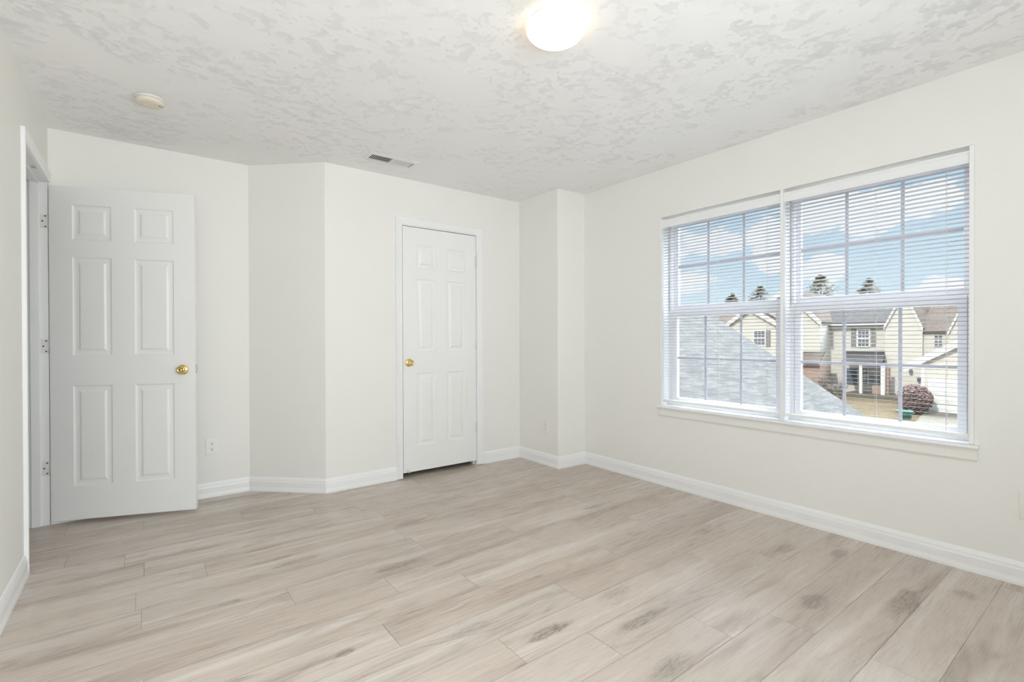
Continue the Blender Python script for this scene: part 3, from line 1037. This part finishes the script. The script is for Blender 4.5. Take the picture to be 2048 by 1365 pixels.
RIDGE = 5.95
mb = MB()
ye = 2.30
mb.prism([(gx0, ye, rz(ye)), (gx0, RIDGE, rz(RIDGE)), (gx0, RIDGE, rz(RIDGE) - .12), (gx0, ye, rz(ye) - .12)], (gx1 - gx0, 0, 0))
mb.prism([(gx0, RIDGE, rz(RIDGE)), (gx0, 2 * RIDGE - ye, rz(ye)), (gx0, 2 * RIDGE - ye, rz(ye) - .12), (gx0, RIDGE, rz(RIDGE) - .12)], (gx1 - gx0, 0, 0))
mb.build('roof', M['near_shingle'], g)
mb = MB()
mb.prism([(gx0 + .02, ye + .35, GZ), (gx0 + .02, ye + .35, rz(ye + .35) - .13), (gx0 + .02, RIDGE, rz(RIDGE) - .13), (gx0 + .02, 2 * RIDGE - ye - .35, rz(ye + .35) - .13), (gx0 + .02, 2 * RIDGE - ye - .35, GZ)], (gx1 - gx0 - .3, 0, 0))
mb.build('wall', M['siding'], g)
mb = MB()
for s in (1, -1):
    q = lambda y: RIDGE + s * (RIDGE - y)
    mb.prism([(gx1, q(ye), rz(ye) - .20), (gx1, q(ye), rz(ye) - .01), (gx1, RIDGE, rz(RIDGE) - .01), (gx1, RIDGE, rz(RIDGE) - .20)], (.03, 0, 0))
mb.build('rake_board', M['ext_white'], g)


def gable_front(mb_w, X, pl_, pr, apex, depth, zbase):
    """pentagon wall with its face at X; pl_/pr: eave (Y, Z) at the two sides; apex (Y, Z)"""
    mb_w.prism([(X, pl_[0], zbase), (X, pl_[0], pl_[1]), (X, apex[0], apex[1]), (X, pr[0], pr[1]), (X, pr[0], zbase)], (depth, 0, 0))


def roof_pair(mb_r, X, pl_, pr, apex, depth, over=.25, th=.14):
    for e in (pl_, pr):
        dv = Vector((e[0] - apex[0], e[1] - apex[1])).normalized() * over
        p0, p1 = (apex[0], apex[1]), (e[0] + dv.x, e[1] + dv.y)
        mb_r.prism([(X - over, p0[0], p0[1] + .02), (X - over, p1[0], p1[1] + .02), (X - over, p1[0], p1[1] + .02 + th), (X - over, p0[0], p0[1] + .02 + th)], (depth + over, 0, 0))


def rakes(mb_r, X, pl_, pr, apex, over=.25, h=.28):
    for e in (pl_, pr):
        dv = Vector((e[0] - apex[0], e[1] - apex[1])).normalized() * over
        p0, p1 = (apex[0], apex[1]), (e[0] + dv.x, e[1] + dv.y)
        mb_r.prism([(X, p0[0], p0[1] - h + .14), (X, p1[0], p1[1] - h + .14), (X, p1[0], p1[1] + .17), (X, p0[0], p0[1] + .17)], (.06, 0, 0))


def yz(x, y, X):
    p = at(x, y, X)
    return (p.y, p.z)


# --- main house across the lawn
XA_, XB_, XG_ = 42.0, 41.2, 34.0
house = thing('house', 'cream two-storey house row with gables, porch, shutters and attached garage', 'house', (46, 12, GZ))
la, ra = yz(1596, 650, XA_), yz(1775, 651, XA_)
ez = yz(1690, 650, XA_)[1]
mb = MB()
mb.box((XA_, ra[0] - .4, GZ), (XA_ + 8, la[0] + 1.2, ez))
mb.build('wall', M['siding'], house)
ridz = yz(1700, 603, XA_ + 4)[1]
mb = MB()
mb.prism([(XA_ - .4, ra[0] - .4, ez), (XA_ + 4, ra[0] - .4, ridz), (XA_ + 4, ra[0] - .4, ridz + .15), (XA_ - .4, ra[0] - .4, ez + .15)], (0, la[0] - ra[0] + 1.8, 0))
mb.prism([(XA_ + 4, ra[0] - .4, ridz), (XA_ + 8.4, ra[0] - .4, ez), (XA_ + 8.4, ra[0] - .4, ez + .15), (XA_ + 4, ra[0] - .4, ridz + .15)], (0, la[0] - ra[0] + 1.8, 0))
mb.build('roof', M['shingle_grey'], house)
mb = MB()
mb.box((XA_ - .52, ra[0] - .1, ez - .06), (XA_ - .38, la[0] + 1.4, ez + .08))
mb.build('gutter', M['ext_white'], house)

bl, br_, bp = yz(1770, 655, XB_), yz(1845, 657, XB_), yz(1808, 586, XB_)
cl_, cr_, cp = yz(1897, 667, XB_), yz(2010, 640, XB_), yz(1950, 566, XB_)
mb = MB()
gable_front(mb, XB_, bl, br_, bp, 8, GZ)
gable_front(mb, XB_, cl_, (cr_[0], cl_[1]), cp, 8, GZ)
mb.box((XB_ + .3, cl_[0] - .1, GZ), (XB_ + 8, br_[0] + .1, br_[1] - .1))
mb.build('gable_wall', M['siding'], house)
mb = MB()
roof_pair(mb, XB_, bl, br_, bp, 8, .12, .10)
roof_pair(mb, XB_, cl_, (cr_[0], cl_[1]), cp, 8, .12, .10)
ev = yz(1868, 667, XB_)[1]
rv = yz(1868, 606, XB_ + 4)[1]
mb.prism([(XB_ + .1, cl_[0] - .3, ev), (XB_ + 4.2, cl_[0] - .3, rv), (XB_ + 4.2, cl_[0] - .3, rv + .15), (XB_ + .1, cl_[0] - .3, ev + .15)], (0, br_[0] - cl_[0] + .6, 0))
mb.build('gable_roof', M['shingle_brown'], house)
mb = MB()
rakes(mb, XB_ - .14, bl, br_, bp, .12, .26)
rakes(mb, XB_ - .14, cl_, (cr_[0], cl_[1]), cp, .12, .26)
mb.build('rake_board', M['ext_white'], house)

# garage
gl_, gp = yz(1821, 731, XG_), yz(1978, 659, XG_)
gr = (2 * gp[0] - gl_[0], gl_[1])
mb = MB()
gw = yz(1843, 740, XG_)[0]
sl = (gp[1] - gl_[1]) / (gl_[0] - gp[0])
gable_front(mb, XG_, (gw, gl_[1] + (gl_[0] - gw) * sl), (2 * gp[0] - gw, gl_[1] + (gl_[0] - gw) * sl), gp, XB_ - XG_, GZ)
mb.build('garage_wall', M['siding'], house)
mb = MB()
roof_pair(mb, XG_, gl_, gr, gp, XB_ - XG_ + .3, .25, .12)
mb.build('garage_roof', M['shingle_brown'], house)
mb = MB()
rakes(mb, XG_ - .27, gl_, gr, gp, .25, .36)
mb.build('rake_board', M['ext_white'], house)
gd0, gd1 = yz(1856, 757, XG_), yz(1975, 757, XG_)
mb = MB()
for q in range(4):
    h0 = GZ + .05 + q * (gd0[1] - GZ - .05) / 4
    h1 = GZ + .05 + (q + 1) * (gd0[1] - GZ - .05) / 4
    mb.bbox((XG_ - .06, gd1[0], h0 + .01), (XG_ + .02, gd0[0], h1 - .01), .02)
    for s in range(4):
        w_ = (gd0[0] - gd1[0]) / 4
        mb.bbox((XG_ - .075, gd1[0] + s * w_ + .12, h0 + .1), (XG_ - .04, gd1[0] + (s + 1) * w_ - .12, h1 - .1), .02)
mb.build('garage_door', M['ext_white'], house)
mb = MB()
mb.box((XG_ - .05, gw - .16, GZ), (XG_ + .02, gw + .01, gl_[1]))
mb.build('corner_board', M['ext_white'], house)


def house_window(X, x0, y0, x1, y1, parent, cols=3, t_=.09, mat='ext_glass'):
    p, q = yz(x0, y0, X), yz(x1, y1, X)
    ya, yb, za, zb = min(p[0], q[0]), max(p[0], q[0]), min(p[1], q[1]), max(p[1], q[1])
    mb = MB()
    mb.box((X - .07, ya - t_, za - t_), (X + .02, ya, zb + t_))
    mb.box((X - .07, yb, za - t_), (X + .02, yb + t_, zb + t_))
    mb.box((X - .07, ya, za - t_), (X + .02, yb, za))
    mb.box((X - .07, ya, zb), (X + .02, yb, zb + t_))
    zm = (za + zb) / 2
    br = .045 if t_ > .05 else .022
    mb.box((X - .065, ya, zm - br), (X + .02, yb, zm + br))
    for i in range(1, cols):
        yy = ya + (yb - ya) * i / cols
        mb.box((X - .05, yy - .016, za), (X - .01, yy + .016, zb))
    for zz in ((za + zm) / 2, (zm + zb) / 2):
        mb.box((X - .05, ya, zz - .016), (X - .01, yb, zz + .016))
    wo = mb.build('window', M['ext_white'], parent)
    MB().box((X - .03, ya, za), (X - .015, yb, zb)).build('pane', M[mat], wo)
    return ya, yb, za, zb


def shutter(X, x0, y0, x1, y1, parent):
    p, q = yz(x0, y0, X), yz(x1, y1, X)
    mb = MB()
    mb.box((X - .05, p[0], p[1]), (X + .01, q[0], q[1]))
    n = 14
    for i in range(n):
        zz = q[1] + .06 + (p[1] - q[1] - .12) * i / (n - 1)
        mb.box((X - .065, p[0] - .06, zz - .02), (X - .04, q[0] + .06, zz + .02))
    mb.build('shutter', M['shutter'], parent)


house_window(XA_, 1717, 661, 1738, 693, house)
shutter(XA_, 1702.5, 658, 1712, 695, house)
shutter(XA_, 1742.5, 658, 1752, 695, house)
shutter(XA_, 1616.5, 658, 1626.5, 695, house)
house_window(XA_, 1592, 661, 1612, 693, house)
house_window(XB_ + .3, 1869.5, 671.5, 1885, 692, house, cols=2, t_=.03)
house_window(XA_, 1726, 737, 1735, 769, house, cols=2)
p, q = yz(1694, 737, XA_), yz(1714, 770, XA_)
MB().box((XA_ - .06, q[0], q[1]), (XA_ + .02, p[0], p[1])).build('front_door', M['ext_dark'], house)
p, q = yz(1739, 750, XA_), yz(1759, 768, XA_)
MB().box((XA_ - .05, q[0], q[1]), (XA_ + .02, p[0], p[1])).build('storm_panel', M['storm'], house)
# porch
XP = 39.5
p0, p1, p2, p3 = at(1683, 724, XP), at(1765, 724, XP), at(1773, 702, XA_), at(1691, 702, XA_)
mb = MB()
mb.prism([p0, p1, p2, p3], (0, 0, -.12))
mb.build('porch_roof', M['shingle_grey'], house)
mb = MB()
a, b = yz(1684, 725, XP), yz(1766, 731, XP)
mb.box((XP - .06, b[0], b[1]), (XP + .06, a[0], a[1]))
mb.build('porch_gutter', M['ext_white'], house)
PZ = yz(1740, 789, XP)[1]
for x0, x1 in ((1718, 1724), (1761, 1769)):
    a, b = yz(x0, 731, XP), yz(x1, 786, XP)
    mb = MB()
    mb.bbox((XP, b[0], PZ), (XP + a[0] - b[0], a[0], a[1]), .02)
    mb.build('porch_post', M['ext_white'], house)
a, b = yz(1769.5, 735, XP + .4), yz(1777, 786, XP + .4)
MB().box((XP + .4, b[0], PZ), (XP + .8, a[0], a[1])).build('brick_pier', M['brick'], house)
a, b = yz(1744, 772, XP + .6), yz(1761, 786, XP + .6)
MB().box((XP + .6, b[0], PZ), (XP + 1.0, a[0], a[1])).build('brick_planter', M['brick'], house)
a, b = yz(1690, 789, XP), yz(1800, 789, XP)
MB().box((XP - .2, b[0], GZ), (XA_ + .5, a[0], PZ)).build('porch_floor', M['concrete'], house)
for x, y in ((1822, 743), (1838.5, 759)):
    p = at(x, y, XB_ - .1)
    mb = MB()
    mb.lathe([(.05, -.16), (.10, -.10), (.10, .08), (.03, .16)], (p.x - .06, p.y, p.z), seg=10)
    mb.box((p.x - .06, p.y - .03, p.z - .03), (p.x + .12, p.y + .03, p.z + .03))
    mb.build('wall_lantern', M['ext_dark'], house)

# --- the gabled end of the row, behind the two windows' dividing board
XD = 40.0
h2 = house
dl, dr_, dp = yz(1488, 637, XD), yz(1640, 643, XD), yz(1572, 583, XD)
el, er, ep = yz(1450, 655, XD - 1), yz(1556, 648, XD - 1), yz(1501, 617, XD - 1)
mb = MB()
gable_front(mb, XD, dl, dr_, dp, 7, GZ)
gable_front(mb, XD - 1, el, er, ep, 7, GZ)
mb.build('gable_wall', M['siding'], h2)
mb = MB()
roof_pair(mb, XD, dl, dr_, dp, 7, .25, .12)
roof_pair(mb, XD - 1, el, er, ep, 7, .25, .12)
a, b = at(1420, 652, XD + .5), at(1492, 646, XD + .5)
mb.prism([(XD + .2, b.y, el[1] - .1), (XD + 4.2, b.y, el[1] + 2.2), (XD + 4.2, b.y, el[1] + 2.35), (XD + .2, b.y, el[1] + .05)], (0, a.y - b.y + 3, 0))
mb.build('roof', M['shingle_brown'], h2)
mb = MB()
rakes(mb, XD - .28, dl, dr_, dp, .25, .34)
rakes(mb, XD - 1.28, el, er, ep, .25, .34)
mb.build('rake_board', M['ext_white'], h2)
house_window(XD - 1, 1509, 663, 1530, 690, h2)
shutter(XD - 1, 1533, 661, 1541, 694, h2)
a, b = yz(1598, 706, XD - 2), yz(1646, 725, XD - 2)
t0, t1_, t2_, t3_ = at(1598, 726, XD - 2.2), at(1638, 726, XD - 2.2), at(1650, 704, XD - .1), at(1606, 704, XD - .1)
MB().prism([t0, t1_, t2_, t3_], (0, 0, -.12)).build('lower_roof', M['shingle_brown'], h2)
MB().box((XD - 1.8, t1_.y + .1, GZ), (XD, t0.y, t0.z - .1)).build('lower_wall', M['brick'], h2)


# --- trees and shrubs
def bare_branches(mb, p, d, L, r, depth, rng, spread=.55, mi=0):
    q = p + d * L
    mb.tube(p, q, r, r * .62, seg=5 if depth > 2 else 3, mi=mi)
    if depth == 0:
        return
    for _ in range(3 if depth > 1 else 4):
        nd = (d + Vector((rng.uniform(-1, 1), rng.uniform(-1, 1), rng.uniform(-.35, .8))) * spread).normalized()
        bare_branches(mb, p + d * L * rng.uniform(.55, 1.0), nd, L * rng.uniform(.6, .85), r * .58, depth - 1, rng, spread, mi)


def conifer(px, ytop, ybase, half_w, X, seed, label, cat='tree'):
    rng = random.Random(seed)
    top, basep = at(px, ytop, X), at(px, ybase, X)
    R_ = (at(px - half_w, ybase, X) - at(px + half_w, ybase, X)).length / 2
    root = thing('conifer_tree', label, cat, (basep.x, basep.y, GZ), 'trees beyond the houses')
    mb = MB()
    mb.tube((basep.x, basep.y, GZ), top, .22, .03, seg=8)
    mb.build('trunk', M['bark'], root)
    mb = MB()
    zlo = basep.z - 2.5
    H_ = top.z - zlo
    for i in range(260):
        t = rng.random() ** .8
        z_ = zlo + H_ * t
        rr = R_ * 2.0 * (1 - t) ** .8 * rng.uniform(.55, 1.12) + .12
        th = rng.uniform(0, 2 * pi)
        d = Vector((cos(th), sin(th), rng.uniform(-.22, .16)))
        p0 = Vector((basep.x, basep.y, z_))
        for s in range(8):
            f = rng.uniform(.25, 1)
            c = p0 + d * rr * f + Vector((rng.uniform(-.15, .15), rng.uniform(-.15, .15), rng.uniform(-.12, .1)))
            u = (d + Vector((rng.uniform(-.6, .6), rng.uniform(-.6, .6), rng.uniform(-.3, .3)))).normalized() * rng.uniform(.16, .34)
            v_ = u.cross(Vector((rng.uniform(-.4, .4), rng.uniform(-.4, .4), 1))).normalized() * rng.uniform(.04, .10)
            k_ = Vector((0, 0, .05))
            mb.add([c - u, c - v_ + k_ * .3, c + u, c + v_ - k_ * .3], [(0, 1, 2, 3)])
    mb.build('foliage', M['needles'], root, recalc=False)
    return root


conifer(1642, 551, 602, 44, 66, 3, 'broad olive conifer behind the grey roof ridge, beside the window divider')
conifer(1738, 558, 600, 34, 84, 5, 'pointed olive conifer behind the roof above the shuttered window')
conifer(1521, 574, 606, 27, 70, 9, 'thin grey-green conifer behind the gabled house')
conifer(1465, 588, 608, 17, 74, 12, 'smallest conifer, far beyond the garage roof')


def bare_tree(px, ytop, X, seed, label, z0=GZ, r=.16, depth=5, name='bare_tree', cat='tree', spread=.5):
    rng = random.Random(seed)
    b = at(px, 690, X)
    H_ = at(px, ytop, X).z - z0
    root = thing(name, label, cat, (b.x, b.y, z0), 'bare trees and shrubs outside')
    mb = MB()
    bare_branches(mb, Vector((b.x, b.y, z0)), Vector((.03, .02, 1)).normalized(), H_ * .34, r, depth, rng, spread)
    mb.build('branches', M['bark'], root)
    return root


bare_tree(1872, 556, 58, 21, 'leafless tree behind the brown roof', r=.14)
for px, yt, X, sd, lb in ((1640, 738, 37.0, 31, 'leafless shrub against the brick wall left of the porch door'), (1682, 752, 33.5, 33, 'low leafless shrub beside the porch')):
    b = at(px, 760, X)
    root = thing('bare_shrub', lb, 'shrub', (b.x, b.y, GZ), 'bare shrubs by the porch')
    rng = random.Random(sd)
    mb = MB()
    for q in range(9):
        d = Vector((rng.uniform(-.6, .6), rng.uniform(-.6, .6), 1)).normalized()
        bare_branches(mb, Vector((b.x, b.y, GZ)), d, (at(px, yt, X).z - GZ) * .34, .03, 3, rng, .42)
    mb.build('branches', M['bark'], root)

# russet bush by the garage corner
def bush(px, ymid, X, R3, label, seed, mat):
    rng = random.Random(seed)
    c0 = at(px, ymid, X)
    root = thing('bush', label, 'bush', (c0.x, c0.y, GZ))
    mb = MB()
    for i in range(2600):
        d = Vector((rng.gauss(0, 1), rng.gauss(0, 1), rng.gauss(0, 1))).normalized()
        f = rng.uniform(.72, 1.0)
        c = Vector((c0.x + d.x * R3[0] * f, c0.y + d.y * R3[1] * f, max(GZ + .05, c0.z + d.z * R3[2] * f)))
        u = Vector((rng.uniform(-1, 1), rng.uniform(-1, 1), rng.uniform(-1, 1))).normalized() * .09
        v_ = u.orthogonal().normalized() * .05
        mb.add([c - u, c - v_, c + u, c + v_], [(0, 1, 2, 3)])
    mb.build('leaves', mat, root, recalc=False)
    mb = MB()
    for q in range(7):
        mb.tube((c0.x, c0.y, GZ), (c0.x + rng.uniform(-.5, .5), c0.y + rng.uniform(-.5, .5), c0.z + R3[2] * .6), .03, .01, seg=5)
    mb.build('stems', M['bark'], root)
    return root


bush(1829, 799, 33.0, (.75, .78, .78), 'round russet bush at the corner of the far garage', 41, M['russet'])
b = ground_pt(1810, 838)
tub = thing('garden_tub', 'small teal tub in front of the russet bush', 'tub', (b.x, b.y, GZ))
mb = MB()
mb.lathe([(.24, 0), (.30, .34), (.33, .36), (.33, .41), (.29, .41), (.25, .08)], (b.x, b.y, GZ), seg=24)
mb.build('bowl', M['teal'], tub)
for s in (-1, 1):
    mb = MB()
    mb.bbox((b.x - .05, b.y + s * .335 - .03, GZ + .30), (b.x + .05, b.y + s * .335 + .03, GZ + .34), .008)
    mb.build('handle', M['teal'], tub)
